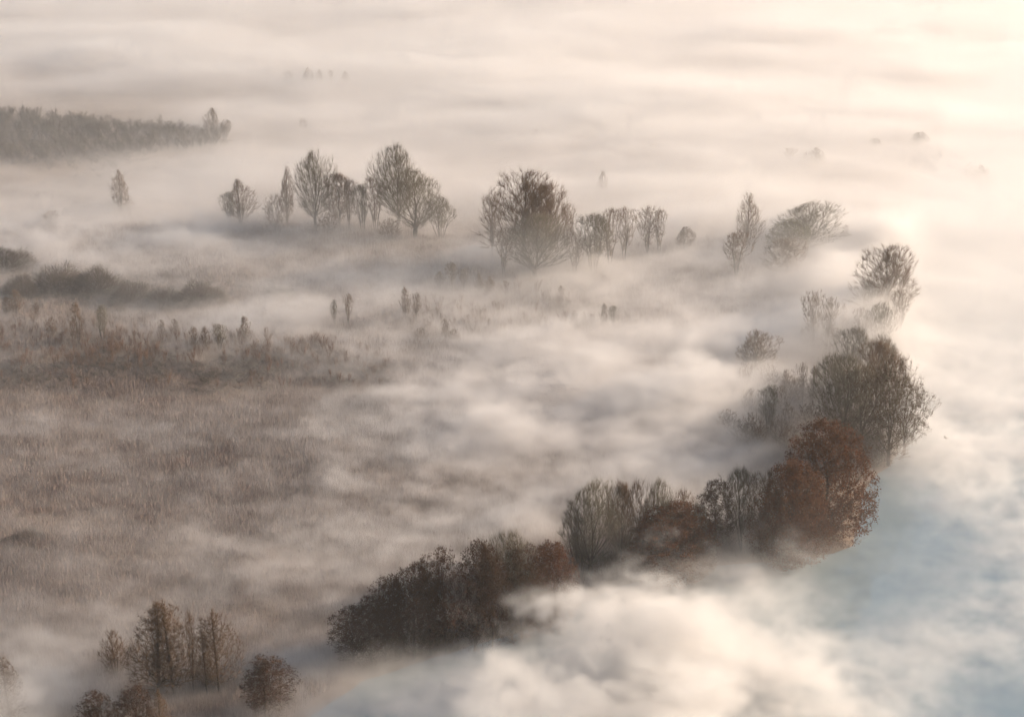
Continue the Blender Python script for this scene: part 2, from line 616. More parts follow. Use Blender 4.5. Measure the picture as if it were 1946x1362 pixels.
gx = axis(-2000, -300, 340, 2000, 4.0, 60.0)
gy = axis(-500, 240, 1240, 3400, 4.0, 60.0)
GX, GY = np.meshgrid(gx, gy)
BD = bank_dist(GX, GY)
GZ = np.where(BD > 0, 0.25 * smooth(0, 6, BD) * 1.0, 0) - 2.2 * smooth(2.0, -5.0, BD) + 0.12 * lattice(GX, GY, 9, 3) * (BD > 3)
GZ -= 0.15
nxg, nyg = len(gx), len(gy)
ii = (np.arange(nyg - 1)[:, None] * nxg + np.arange(nxg - 1)[None, :]).ravel()
gf = np.stack([ii, ii + 1, ii + 1 + nxg, ii + nxg], 1)
m_ground, nt, bs, out = mat('wet meadow soil')
rp, no = noise_ramp(nt, 0.03, [(0.3, (0.10, 0.075, 0.055)), (0.5, (0.17, 0.125, 0.09)), (0.7, (0.24, 0.18, 0.13))], detail=10, rough=0.7)
nt.links.new(rp.outputs[0], bs.inputs['Base Color'])
bs.inputs['Roughness'].default_value = 0.95
bs.inputs['Specular IOR Level'].default_value = 0.1
ground = link('ground', new_mesh('ground', np.stack([GX.ravel(), GY.ravel(), GZ.ravel()], 1), gf, mats=[m_ground], smooth_shade=True))
tag(ground, 'brown marsh ground under reeds and fog', kind='structure')

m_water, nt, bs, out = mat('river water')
bs.inputs['Base Color'].default_value = (0.19, 0.265, 0.295, 1)  # bright sky reflection partly put into this pale base colour
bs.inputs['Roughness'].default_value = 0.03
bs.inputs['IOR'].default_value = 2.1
tc = nt.nodes.new('ShaderNodeTexCoord')
wnz = nt.nodes.new('ShaderNodeTexNoise')
wnz.inputs['Scale'].default_value = 0.35
wnz.inputs['Detail'].default_value = 3
bmp = nt.nodes.new('ShaderNodeBump')
bmp.inputs['Strength'].default_value = 0.03
bmp.inputs['Distance'].default_value = 0.1
nt.links.new(tc.outputs['Object'], wnz.inputs['Vector'])
nt.links.new(wnz.outputs['Fac'], bmp.inputs['Height'])
nt.links.new(bmp.outputs[0], bs.inputs['Normal'])
wx = axis(-400, -160, 360, 1950, 8.0, 60.0)
wy = axis(-450, 240, 1400, 3350, 8.0, 60.0)
WX, WY = np.meshgrid(wx, wy)
WD = bank_dist(WX, WY)
nxw, nyw = len(wx), len(wy)
ii = (np.arange(nyw - 1)[:, None] * nxw + np.arange(nxw - 1)[None, :]).ravel()
wf = np.stack([ii, ii + 1, ii + 1 + nxw, ii + nxw], 1)
keep = WD.ravel()[wf].min(1) < 5.0
wf = wf[keep]
used, inv = np.unique(wf.ravel(), return_inverse=True)
wv = np.stack([WX.ravel(), WY.ravel(), np.full(WX.size, -0.55)], 1)[used]
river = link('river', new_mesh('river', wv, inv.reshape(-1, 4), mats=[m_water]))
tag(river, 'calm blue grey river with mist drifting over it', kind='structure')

# ------------------------------------------------------------------ reeds (uncountable)
rng = np.random.default_rng(5)


def scatter(n, px0, px1, py0, py1):
    out = []
    cand = rng.uniform(0, 1, (n, 2))
    a, b = at(0, py1).y, at(0, py0).y
    y = a + (b - a) * cand[:, 0]
    dep = y * CP + CAM_H * SP
    x = ((px0 + (px1 - px0) * cand[:, 1]) - 973) / FPX * dep
    return x, y


def reed_blades(x, y, h, w):
    n = len(x)
    lean = rng.normal(size=(n, 2)) * 0.14 * h[:, None]
    a = rng.uniform(0, np.pi, n)
    dx, dy = np.cos(a) * w, np.sin(a) * w
    z0 = np.full(n, -0.15)
    base1 = np.stack([x - dx, y - dy, z0], 1)
    base2 = np.stack([x + dx, y + dy, z0], 1)
    sh = np.stack([x + lean[:, 0] * 0.8 + dx * 1.1, y + lean[:, 1] * 0.8 + dy * 1.1, h * 0.8], 1)
    tip = np.stack([x + lean[:, 0], y + lean[:, 1], h], 1)
    v = np.stack([base1, base2, sh, tip], 1).reshape(-1, 3)
    return v, np.arange(4 * n).reshape(-1, 4)


x1, y1 = scatter(560000, -60, 1500, 690, 1400)
x2, y2 = scatter(150000, -80, 1720, 430, 700)
rx, ry = np.concatenate([x1, x2]), np.concatenate([y1, y2])
bd = bank_dist(rx, ry)
dens = lattice(rx, ry, 26, 9) * 0.5 + lattice(rx * 0.5, ry, 6, 10) * 0.4 + lattice(rx, ry, 60, 11) * 0.4
ok = (bd > 3) & (dens > rng.uniform(-1.3, 0.3, len(rx)))
rx, ry, dn = rx[ok], ry[ok], dens[ok]
rh = rng.uniform(0.8, 2.0, len(rx)) * (1 + 0.55 * dn)
rw = np.where(ry > 500, 0.10, 0.042) * rng.uniform(0.6, 1.4, len(rx))
rv, rf = reed_blades(rx, ry, rh, rw)
m_reed, nt, bs, out = mat('dry reed straw')
rp, no = noise_ramp(nt, 0.05, [(0.3, (0.18, 0.143, 0.125)), (0.5, (0.25, 0.198, 0.172)), (0.7, (0.34, 0.27, 0.235))], detail=12, rough=0.85)
nt.links.new(rp.outputs[0], bs.inputs['Base Color'])
bs.inputs['Roughness'].default_value = 0.9
bs.inputs['Specular IOR Level'].default_value = 0.1
reeds = link('reeds', new_mesh('reeds', rv, rf, mats=[m_reed]))
tag(reeds, 'pale brown dry reeds covering the marsh meadow', 'reeds', kind='stuff')

# ------------------------------------------------------------------ trees, one by one: kind, base x, base y, top row, width, label
G_ROW = 'brown trees in the long row on the near bank'
G_GROVE = 'bare trees of the grove behind the fog billow'
G_RED = 'rust leaved trees on the river bank'
G_LEFTC = 'trees of the foggy clump left of centre'
G_MID = 'trees of the tall clump in the centre'
G_SMALL = 'trees of the near left corner'
G_FAR = 'far trees fading into the bright fog'
TREES = [
    # near left corner
    ('leader', 22, 1385, 1248, 105, 'pale fog-veiled bare tree cut by the left edge of the view', G_SMALL),
    ('spindle', 222, 1290, 1193, 62, 'short bushy tree beside the two tall alders, on their left', G_SMALL),
    ('leader', 302, 1325, 1138, 124, 'tall pyramid-shaped bare alder with dark straight trunk, left of the twin pair', G_SMALL),
    ('leader', 333, 1328, 1134, 118, 'reddish topped alder, right one of the twin pair standing close together', G_SMALL),
    ('slim', 368, 1318, 1150, 30, 'thin pole-like tree just right of the twin alders', G_SMALL),
    ('leader', 394, 1322, 1168, 64, 'slim fog-faded alder between the thin pole tree and the pointed alder', G_SMALL),
    ('leader', 418, 1322, 1157, 98, 'pointed alder at the right end of the corner group, sloping right side', G_SMALL),
    ('column', 506, 1365, 1250, 104, 'round dark tree alone between the alder group and the long brown row', G_SMALL),
    ('column', 192, 1430, 1316, 92, 'dark brown-leaved treetop on the lower edge, left of two', G_SMALL),
    ('column', 268, 1425, 1303, 72, 'dark twiggy treetop on the lower edge, right of the brown-leaved one', G_SMALL),
    ('leader', 310, 1420, 1308, 46, 'narrow pointed treetop on the lower edge beside the twiggy one', G_SMALL),
    # long row
    ('column', 672, 1262, 1150, 96, 'lowest tree at the left end of the long brown row, ragged spreading side', G_ROW),
    ('column', 706, 1256, 1126, 68, 'second tree from the left end of the long brown row', G_ROW),
    ('column', 733, 1254, 1096, 64, 'third tree from the left end of the long brown row, pointed reddish top', G_ROW),
    ('column', 760, 1252, 1090, 58, 'fourth tree of the long brown row, narrow with a slanting top', G_ROW),
    ('column', 788, 1250, 1066, 72, 'fifth tree of the long brown row, very dark round head', G_ROW),
    ('column', 818, 1246, 1060, 58, 'sixth tree of the long brown row, half hidden before the tall gap', G_ROW),
    ('column', 848, 1242, 1036, 78, 'tall round-headed tree just left of the notch in the long brown row', G_ROW),
    ('column', 902, 1236, 1028, 86, 'tall wide-headed tree just right of the notch in the long brown row', G_ROW),
    ('column', 936, 1228, 1030, 56, 'thin reddish tree of the row in front of the bare grey crown', G_ROW),
    ('fan', 972, 1205, 1005, 116, 'bare grey crown rising behind the long brown row', G_ROW),
    ('column', 992, 1212, 1032, 76, 'brown tree of the row under the bare grey crown', G_ROW),
    ('rust', 1035, 1190, 1030, 112, 'sunlit rust-red dome at the right end of the long row', G_ROW),
    # grove
    ('fan', 1122, 1100, 908, 122, 'wide bare tree at the left side of the grove with long leaning limbs', G_GROVE),
    ('clump', 1100, 1100, 960, 70, 'low pale twiggy tree in front of the wide bare one', G_GROVE),
    ('round', 1182, 1090, 914, 64, 'dense brown-twigged round head in the grove next to the wide bare tree', G_GROVE),
    ('slim', 1216, 1085, 908, 56, 'bare forked tree in the middle of the grove', G_GROVE),
    ('fan', 1252, 1085, 907, 64, 'bare vase-shaped tree directly above the rust dome of the grove', G_GROVE),
    ('slim', 1290, 1078, 921, 50, 'thin bare tree second from the right end of the grove', G_GROVE),
    ('fan', 1312, 1078, 950, 46, 'small dark bare tree at the right end of the grove', G_GROVE),
    ('rust', 1285, 1090, 955, 156, 'rust-leaved tree with a sloping lit right side in front of the bare grove', G_RED),
    # red trees by the water
    ('column', 1362, 1050, 912, 70, 'dark little treetop poking left of the grey multi-stemmed tree', G_RED),
    ('clump', 1412, 1050, 884, 72, 'grey upright multi-stemmed tree left of the narrow rust tree', G_RED),
    ('round', 1448, 1052, 888, 78, 'dark twiggy tree squeezed between the grey stems and the narrow rust tree', G_RED),
    ('rust', 1500, 1070, 880, 148, 'narrow rust-red tree in front of the biggest rust dome', G_RED),
    ('rust', 1560, 1024, 794, 176, 'biggest rust-red dome tree at the water edge', G_RED),
    # oaks
    ('oak', 1632, 860, 690, 150, 'large crooked oak with a long limb reaching left behind the biggest rust dome', None),
    ('oak', 1688, 885, 672, 140, 'oak leaning over the water with leaf tufts at its right side', None),
    ('slim', 1703, 800, 672, 44, 'slender dark tree behind the oak over the water', None),
    ('clump', 1622, 730, 618, 74, 'upright twiggy tree fading in fog behind the crooked oak', None),
    ('clump', 1672, 760, 634, 76, 'twiggy tree fading in fog behind the leaning oak', None),
    ('round', 1436, 712, 627, 80, 'small round-headed bare tree standing alone in the fog', None),
    ('slim', 1546, 665, 554, 46, 'feathery tree with forked top, left of the foggy pair by the bank', None),
    ('slim', 1570, 668, 560, 38, 'feathery tree, right of the foggy pair by the bank', None),
    ('bush', 1535, 668, 612, 40, 'pale bush at the foot of the foggy pair, on the left', None),
    ('sapling', 1574, 668, 608, 30, 'dark small tree at the foot of the foggy pair, on the right', None),
    ('sapling', 1601, 640, 574, 20, 'faint pole-thin tree right of the foggy pair', None),
    ('clump', 1461, 826, 727, 38, 'bundle of pale upright bare stems left of the dark thicket', None),
    ('slim', 1525, 770, 684, 20, 'thin dark pole tree in the fog left of the crooked oak', None),
    ('sapling', 1543, 775, 692, 26, 'small reddish tree right beside the thin dark pole', None),
    ('sapling', 1490, 765, 698, 18, 'thin pole tree above the bundle of pale stems', None),
    ('snag', 1418, 830, 800, 12, 'short dead dark stump standing in the reeds', None),
    ('bush', 1535, 815, 762, 62, 'dark green-grey bush behind the biggest rust dome', None),
    ('bush', 1498, 855, 805, 80, 'dark thicket at the left foot of the biggest rust dome', None),
    ('bush', 1380, 820, 775, 56, 'brown bush at the edge of the reeds near the dead stump', None),
    ('bush', 1440, 850, 812, 60, 'low brown bush under the bundle of pale stems', None),
    ('fan', 1600, 850, 668, 120, 'bare grey tree between the crooked oak and the fog behind it', None),
    ('oak', 1718, 862, 712, 96, 'low oak reaching furthest right over the bright water', None),
    ('round', 1660, 800, 640, 90, 'dense brown-twigged tree behind both oaks', None),
    ('clump', 1590, 790, 668, 70, 'upright twiggy tree at the left rear of the crooked oak', None),
    ('bush', 1545, 1050, 1005, 60, 'low dark bush between the two rust trees at the water', None),
    # upper right
    ('clump', 1652, 620, 528, 50, 'pale twiggy tree under the left side of the golden lit tree', None),
    ('slim', 1706, 648, 548, 46, 'foggy drooping tree at the water edge below the golden lit tree', None),
    ('clump', 1668, 672, 572, 60, 'broad foggy tree between the golden lit tree and the bank oaks', None),
    ('slim', 1628, 665, 584, 36, 'faint slim tree right of the foggy pair, above the bank oaks', None),
    ('round', 1686, 610, 460, 100, 'golden lit tree with a drooping right side at the bright river edge', None),
    ('fan', 1536, 480, 382, 132, 'wide fan-shaped bare tree at the upper right with rays of branches', None),
    ('willow', 1497, 488, 416, 72, 'smooth yellow-green willow half behind the fan-shaped bare tree', None),
    ('round', 1492, 528, 450, 80, 'dense dark-twigged tree in front of the fan-shaped bare tree', None),
    ('sapling', 1606, 470, 426, 24, 'tiny dark tree right of the fan-shaped bare tree', None),
    ('spindle', 1420, 482, 364, 56, 'pale tall narrow tree behind the small dark-topped one', None),
    ('slim', 1398, 530, 436, 60, 'dark-topped tree with thin stems in front of the pale tall narrow one', None),
    ('slim', 1690, 462, 400, 30, 'very faint tree above the golden lit tree, left of two', G_FAR),
    ('slim', 1712, 470, 421, 34, 'faint vase-shaped tree above the golden lit tree, right of two', G_FAR),
    ('spindle', 1549, 330, 279, 40, 'small faint tree with a bush at its left foot, in bright fog', G_FAR),
    ('bush', 1530, 328, 302, 34, 'low faint bush touching the small tree in bright fog', G_FAR),
    ('slim', 1497, 322, 279, 24, 'ghostly tree left of the small faint tree in bright fog', G_FAR),
    ('clump', 1659, 300, 261, 34, 'ghostly flat-topped tree in the bright fog', G_FAR),
    ('clump', 1745, 296, 249, 34, 'ghostly rounded tree right of the flat-topped one', G_FAR),
    ('bush', 1860, 350, 313, 64, 'low grey bush near the right edge in bright fog', G_FAR),
    ('spindle', 1145, 372, 324, 26, 'ghostly pointed tree above the row of slim trees', G_FAR),
    ('round', 1783, 40, 12, 16, 'tiny blurred tree at the top right of the view', G_FAR),
    ('round', 1300, 480, 430, 38, 'small pale round tree right of the row of slim trees', None),
    # centre clump
    ('round', 998, 505, 316, 135, 'huge dense domed tree, tallest of the centre clump', G_MID),
    ('round', 1038, 505, 345, 80, 'dense rounded shoulder tree right behind the huge dome', G_MID),
    ('fan', 1016, 532, 405, 128, 'forked bare tree with dark rising limbs at the front of the centre clump', G_MID),
    ('slim', 935, 490, 362, 44, 'slim dark tree on the left side of the huge dome', G_MID),
    ('slim', 957, 528, 428, 52, 'thin-stemmed tree at the lower left of the centre clump', G_MID),
    ('slim', 1076, 498, 383, 42, 'pale slender tree on the right side of the huge dome', G_MID),
    ('slim', 1092, 525, 438, 40, 'small forked tree between the huge dome and the broad stem clump', G_MID),
    ('clump', 1128, 522, 400, 92, 'broad clump of many upright stems right of the huge dome', G_MID),
    ('slim', 1158, 512, 390, 46, 'feathery vase-shaped tree behind the broad stem clump', G_MID),
    ('slim', 1186, 498, 391, 36, 'single slim tree standing free right of the broad stem clump', None),
    ('slim', 1230, 486, 387, 44, 'left and larger of the two joined feathery trees', None),
    ('slim', 1252, 487, 393, 32, 'right and smaller of the two joined feathery trees', None),
    # left clump
    ('spindle', 546, 428, 315, 36, 'narrow dark upright tree at the left of the foggy clump', G_LEFTC),
    ('bush', 524, 430, 366, 50, 'low leaning shrub at the far left of the foggy clump', G_LEFTC),
    ('fan', 600, 438, 283, 108, 'perfect fan-shaped bare tree, left giant of the foggy clump', G_LEFTC),
    ('round', 645, 432, 326, 60, 'round-topped tree touching the right of the left giant', G_LEFTC),
    ('slim', 664, 440, 340, 38, 'upright bushy tree in the low middle of the foggy clump, first of three', G_LEFTC),
    ('clump', 690, 445, 342, 46, 'upright bushy tree in the low middle of the foggy clump, second of three', G_LEFTC),
    ('slim', 714, 442, 332, 40, 'upright bushy tree in the low middle of the foggy clump, third of three', G_LEFTC),
    ('fan', 758, 432, 270, 96, 'tall pale tree standing behind the right giant', G_LEFTC),
    ('fan', 790, 455, 318, 128, 'wide bare tree with dark forked trunk, right giant of the foggy clump', G_LEFTC),
    ('clump', 838, 455, 368, 62, 'dark drooping tree at the right end of the foggy clump', G_LEFTC),
    ('bush', 738, 460, 412, 60, 'dark bush at the foot of the right giant', G_LEFTC),
    ('bush', 622, 445, 402, 56, 'low bush at the foot of the left giant', G_LEFTC),
    ('clump', 437, 428, 362, 36, 'lower left half of the lone bushy pair left of the foggy clump', None),
    ('spindle', 458, 430, 339, 48, 'pointed right half of the lone bushy pair left of the foggy clump', None),
    ('spindle', 230, 402, 322, 40, 'small single tree standing alone in the fog far from the others', None),
    ('bush', 242, 402, 368, 30, 'shrub at the right foot of the small single tree', None),
    ('bush', 97, 425, 400, 56, 'low dark bush hump in the pale fog at the left', None),
    # far left
    ('spindle', 406, 260, 203, 34, 'tree at the right end of the dark far wood', G_FAR),
    ('slim', 430, 268, 226, 26, 'faint last tree just beyond the right end of the dark far wood', G_FAR),
    ('bush', 577, 250, 223, 26, 'tiny star-shaped bare shrub right of the dark far wood', G_FAR),
    ('spindle', 585, 170, 127, 26, 'ghostly tree at the left end of the far thin tree line', G_FAR),
    ('spindle', 607, 168, 131, 18, 'ghostly tree second in the far thin tree line', G_FAR),
    ('slim', 630, 168, 132, 16, 'ghostly tree third in the far thin tree line', G_FAR),
    ('spindle', 657, 170, 134, 20, 'ghostly tree at the right end of the far thin tree line', G_FAR),
    ('bush', 550, 165, 132, 30, 'ghostly low bush left of the far thin tree line', G_FAR),
    ('bush', 1020, 270, 241, 36, 'faint small bush pair beyond the centre clump', G_FAR),
    ('bush', 813, 215, 203, 16, 'tiny faint shrub above the right giant of the foggy clump', G_FAR),
    # saplings of the scrub belt
    ('sapling', 32, 600, 549, 40, 'purple-brown young tree near the left edge of the scrub belt', None),
    ('sapling', 14, 602, 562, 22, 'smaller young tree touching the purple-brown one at the left edge', None),
    ('sapling', 150, 655, 571, 34, 'tallest brown sapling in the left scrub belt', None),
    ('clump', 196, 648, 577, 30, 'broad brown sapling right of the tallest one', None),
    ('sapling', 100, 640, 600, 24, 'small sapling left of the tallest one in the left scrub', None),
    ('sapling', 70, 610, 572, 18, 'thin sapling between the left edge tree and the dark mounds', None),
    ('sapling', 308, 640, 606, 18, 'thin sapling left of the white birch stems', None),
    ('sapling', 334, 640, 604, 20, 'pale brown sapling left of the white birch stems', None),
    ('sapling', 372, 668, 618, 26, 'dark sapling touching the white birch stems on their left', None),
    ('clump', 418, 664, 614, 34, 'broad brown sapling right of the white birch stems', None),
    ('sapling', 468, 650, 598, 26, 'brown sapling with a spreading top rising into the pale fog streak', None),
    ('clump', 636, 620, 567, 14, 'ghostly pointed sapling in the pale fog streak, left of two', None),
    ('slim', 662, 622, 555, 20, 'ghostly taller sapling in the pale fog streak, right of two', None),
    ('sapling', 772, 612, 542, 22, 'thin brown sapling with a dark tip at the middle of the fog streak', None),
    ('slim', 791, 614, 553, 22, 'orange-brown sapling beside the dark-tipped one', None),
    ('slim', 859, 552, 496, 22, 'small dark vase-shaped tree with a clear stem', None),
    ('slim', 881, 552, 508, 22, 'small grey rounded tree right of the dark vase-shaped one', None),
    ('sapling', 835, 548, 514, 20, 'faint grey shrub left of the dark vase-shaped tree', None),
    ('sapling', 912, 560, 517, 20, 'grey tuft-like sapling beside the dark brown one', None),
    ('sapling', 932, 562, 523, 30, 'dark brown broad sapling below the slim trees of the centre clump', None),
    ('bush', 962, 562, 532, 34, 'reddish brown bush right of the dark brown broad sapling', None),
    ('bush', 1005, 550, 525, 36, 'reddish bush right at the foot of the forked bare tree', None),
    ('bush', 1032, 552, 527, 24, 'dark reddish bush next to the foot of the forked bare tree', None),
    ('sapling', 1064, 582, 541, 20, 'dark forked little tree at the right end of the brown scrub', None),
    ('bush', 1082, 588, 568, 18, 'low brown bush below the dark forked little tree', None),
    ('bush', 1148, 540, 523, 22, 'small dark bush alone in the blue-grey fog', None),
    ('sapling', 1109, 622, 592, 14, 'first dark sapling of the short row in white fog', None),
    ('slim', 1126, 622, 595, 14, 'second dark sapling of the short row in white fog', None),
    ('sapling', 1146, 628, 574, 18, 'third and tallest sapling of the short row in white fog', None),
    ('clump', 1166, 626, 579, 22, 'fourth and broadest sapling of the short row in white fog', None),
    ('bush', 1195, 612, 598, 14, 'tiny bush right of the short row of saplings', None),
    ('bush', 1092, 628, 588, 26, 'twiggy faint bush left of the short row of saplings', None),
    ('sapling', 848, 650, 604, 22, 'brown sapling rising from the dark lower scrub patch', None),
    ('bush', 862, 655, 622, 36, 'dark brown bush in the lower scrub patch', None),
    ('bush', 800, 650, 620, 30, 'small brown bush left of the lower scrub patch', None),
]
for row in TREES:
    o_ = plant(*row)
    if 'sapling' in row[5] and row[0] in ('clump', 'slim'):
        o_.name = 'sapling'
        o_['category'] = 'sapling'
# undergrowth between the bank trees: bushes nothing tells apart
ru = random.Random(77)
for (cx, cy_, n, spx, spy, lab, grp) in (
        (1655, 862, 13, 70, 26, 'brown undergrowth bush among the feet of the bank oaks', 'undergrowth bushes under the bank oaks'),
        (1500, 790, 16, 90, 52, 'olive brown bush in the dense thicket left of the bank oaks', 'bushes of the thicket left of the bank oaks'),
        (1635, 720, 10, 70, 50, 'pale twiggy bush in the fog behind the bank oaks', 'bushes behind the bank oaks'),
        (1460, 1050, 8, 110, 14, 'dark bush in the shade between the grove and the rust trees', 'shaded bushes along the near bank'),
        (880, 1235, 12, 210, 10, 'dark bush at the foot of the long brown row', 'bushes under the long brown row'),
        (1190, 1090, 8, 90, 14, 'dark bush under the bare trees of the grove', 'bushes under the grove')):
    for i in range(n):
        bx = cx + ru.uniform(-spx, spx)
        by = cy_ + ru.uniform(-spy, spy)
        if cx == 880:
            by -= (bx - 880) * 0.17
        if bank_dist(np.array([at(bx, by).x]), np.array([at(bx, by).y]))[0] < 1.5:
            bx -= 40
        plant('bush', bx, by, by - ru.uniform(30, 62), ru.uniform(42, 80), lab, grp)
# two pale birch stems in the scrub
b = plant('sapling', 392, 672, 618, 22, 'thin birch with a white shining stem in the scrub belt')
b.name = 'birch_tree'
for ch in b.children:
    if ch.name.startswith(('trunk', 'stem')):
        ch.data = ch.data.copy()
        ch.data.materials.clear()
        ch.data.materials.append(M_PALE)

# dark willow mounds on the left: low dense domes
def mound_mesh(seed):
    r = np.random.default_rng(seed)
    n = 4200
    a = r.uniform(0, 6.283, n)
    zz = r.uniform(0.02, 1, n) ** 0.8
    rad = np.sqrt(np.clip(1 - zz ** 2, 0, 1)) * r.uniform(0.75, 1.0, n)
    k = 1 + 0.18 * np.sin(3 * a + seed) + 0.1 * np.sin(7 * a + 2 * seed)
    p = np.stack([np.cos(a) * rad * k, np.sin(a) * rad * k, zz * r.uniform(0.35, 1.0, n)], 1)
    p[:, 2] *= 1 + 0.25 * np.sin(p[:, 0] * 5 + seed) * np.cos(p[:, 1] * 4 + 2 * seed)
    d = p / (np.linalg.norm(p, axis=1, keepdims=True) + 1e-9) + r.normal(size=p.shape) * 0.5 + [0, 0, 0.5]
    d /= np.linalg.norm(d, axis=1, keepdims=True)
    v1, f1 = spikes(p * 0.93, p * 0.93 + d * 0.26, np.full(n, 0.0035))
    st = np.zeros((160, 3)); st[:, :2] = r.normal(size=(160, 2)) * 0.12
    en = p[r.choice(n, 160)] * 0.93
    v2, f2 = prism(st, en, np.full(160, 0.012), np.full(160, 0.004), 3)
    tw = new_mesh('mound crown', v1, f1, mats=[M_TWIG_DARK])
    sm = new_mesh('mound stems', v2, f2, mats=[M_BARK])
    q, qf = leaf_quads(r, p[::2], 0.013)
    lf = new_mesh('mound foliage', q, qf, mats=[M_BROWN])
    return sm, tw, lf


MOUNDS = [mound_mesh(s) for s in (1, 2, 3)]
for i, (mx, my, mtop, mw, lab) in enumerate([
        (15, 512, 470, 110, 'dark rounded willow thicket on the left edge, highest of the mounds'),
        (112, 552, 506, 120, 'dark rounded willow thicket with a double top, second mound from the left edge'),
        (185, 556, 507, 110, 'dark rounded willow thicket right beside the double-topped mound'),
        (252, 572, 536, 100, 'low dark willow thicket in the middle of the mound chain'),
        (312, 578, 548, 90, 'lowest dark willow thicket before the last long mound'),
        (380, 576, 535, 110, 'long dark willow thicket at the right end of the mound chain'),
        (40, 565, 522, 90, 'grey low thicket in front of the mounds at the left edge'),
        (535, 566, 547, 80, 'flat brown thicket touching the upper side of the pale fog streak'),
        (40, 1034, 1019, 120, 'dark smudge of low thicket in the open reeds at the left edge')]):
    p = at(mx, my)
    dep = p.y * CP + CAM_H * SP
    H = height_for(p.x, p.y, mtop)
    root = bpy.data.objects.new('willow_thicket', None)
    COL.objects.link(root)
    root.location = (p.x, p.y, -0.1)
    W = mw * dep / FPX / 2
    root.scale = (W, W * 0.8, H)
    root.rotation_euler = (0, 0, i * 1.3)
    for nm, me in zip(('stems', 'crown', 'foliage'), MOUNDS[i % 3]):
        link(nm, me, root)
    tag(root, lab, 'thicket', 'dark willow thickets on the left')

# far wood, one mass
rw_ = random.Random(8)
M_SCRUB = bark_mat('brown scrub twigs', (0.10, 0.06, 0.04), (0.20, 0.12, 0.08))
def merge_trees(spots, nt_, r_t, seed, slim=1.0):
    """many small bare trees as one mass: stems and ascending twigs, all thin cones"""
    r = np.random.default_rng(seed)
    A, B, R = [], [], []
    for x, y, h, w in spots:
        k = 3
        o = np.array([x, y, -0.1])
        lean = r.normal(size=(k, 2)) * 0.16 * w
        st = np.concatenate([lean * 2.0, h * r.uniform(0.8, 1.0, (k, 1))], 1)
        A.append(np.repeat(o[None], k, 0)); B.append(o + st); R.append(np.full(k, 0.010 * h))
        s = r.integers(0, k, nt_)
        t_ = r.uniform(0.12, 0.95, nt_) ** 0.8
        base = o + st[s] * t_[:, None]
        a = r.uniform(0, 6.283, nt_)
        ext = w * 0.5 * np.sin(np.clip(t_ * 1.15 + 0.1, 0, 1) * np.pi) ** 0.6 * r.uniform(0.3, 1.0, nt_)
        up = ext * r.uniform(0.7, 2.2, nt_) * slim
        d = np.stack([np.cos(a) * ext, np.sin(a) * ext, up], 1)
        A.append(base); B.append(base + d); R.append(np.full(nt_, r_t * h))
    return spikes(np.concatenate(A), np.concatenate(B), np.concatenate(R))


spots = []
for i in range(520):
    px = -90 + 520 * rw_.random() ** 1.35
    t = rw_.uniform(0, 1)
    py = 232 + max(px, 0) * 0.07 + t ** 1.5 * 85 * (1 - max(px, 0) / 560)
    p = at(px, py)
    spots.append((p.x, p.y, (rw_.uniform(6, 10) + 5 * rw_.random() ** 4) * (1 - 0.35 * max(px, 0) / 430), rw_.uniform(5, 9)))
wv_, wf_ = merge_trees(spots, 280, 0.0036, 3, 0.6)
tag(link('woodland', new_mesh('woodland', wv_, wf_, mats=[M_TWIG_DARK])), 'long dark far wood at the upper left fading into fog', 'wood', kind='stuff')
spots = []
for i in range(1500):
    t = rw_.uniform(0, 1)
    seg = rw_.random()
    if seg < 0.35:
        px, py = rw_.uniform(-40, 300), rw_.uniform(618, 700)
    elif seg < 0.5:
        px, py = rw_.uniform(-40, 740), rw_.uniform(690, 742)
    elif seg < 0.75:
        px = rw_.uniform(300, 740); py = 640 + (px - 300) * 0.07 + rw_.uniform(-8, 44)
    else:
        px = rw_.uniform(760, 1090); py = 560 + abs(px - 960) * 0.05 + rw_.uniform(0, 66)
    p = at(px, py)
    if lattice(np.array([p.x]), np.array([p.y]), 14, 31)[0] < rw_.uniform(-0.9, 0.5):
        continue
    h = rw_.uniform(1.3, 4.2) + 3.2 * rw_.random() ** 5
    spots.append((p.x, p.y, h, h * rw_.uniform(0.35, 0.7)))
wv_, wf_ = merge_trees(spots, 120, 0.0042, 4, 1.5)
tag(link('scrub', new_mesh('scrub', wv_, wf_, mats=[M_SCRUB])), 'belt of reddish brown scrub crossing the foggy marsh', 'scrub', kind='stuff')

# low dark sedge and brushwood: the dark bands on the left
spots = []
for i in range(1500):
    c = rw_.random()
    if c < 0.55:
        px = rw_.uniform(-60, 760)
        py = 708 + rw_.gauss(0, 17) + 10 * math.sin(px * 0.02) - px * 0.01
    elif c < 0.8:
        px, py = rw_.gauss(200, 150), rw_.gauss(548, 20)
    else:
        px, py = rw_.uniform(-80, 320) - abs(rw_.gauss(0, 60)), rw_.gauss(292, 18)
    p = at(px, py)
    h = rw_.uniform(1.0, 2.2) * (1.4 if c > 0.8 else 1)
    spots.append((p.x, p.y, h, h * rw_.uniform(1.6, 3.0)))
wv_, wf_ = merge_trees(spots, 110, 0.011, 6, 0.5)
tag(link('undergrowth', new_mesh('undergrowth', wv_, wf_, mats=[M_TWIG_DARK])), 'dark low brushwood in shadowy bands across the left marsh', 'undergrowth', kind='stuff')

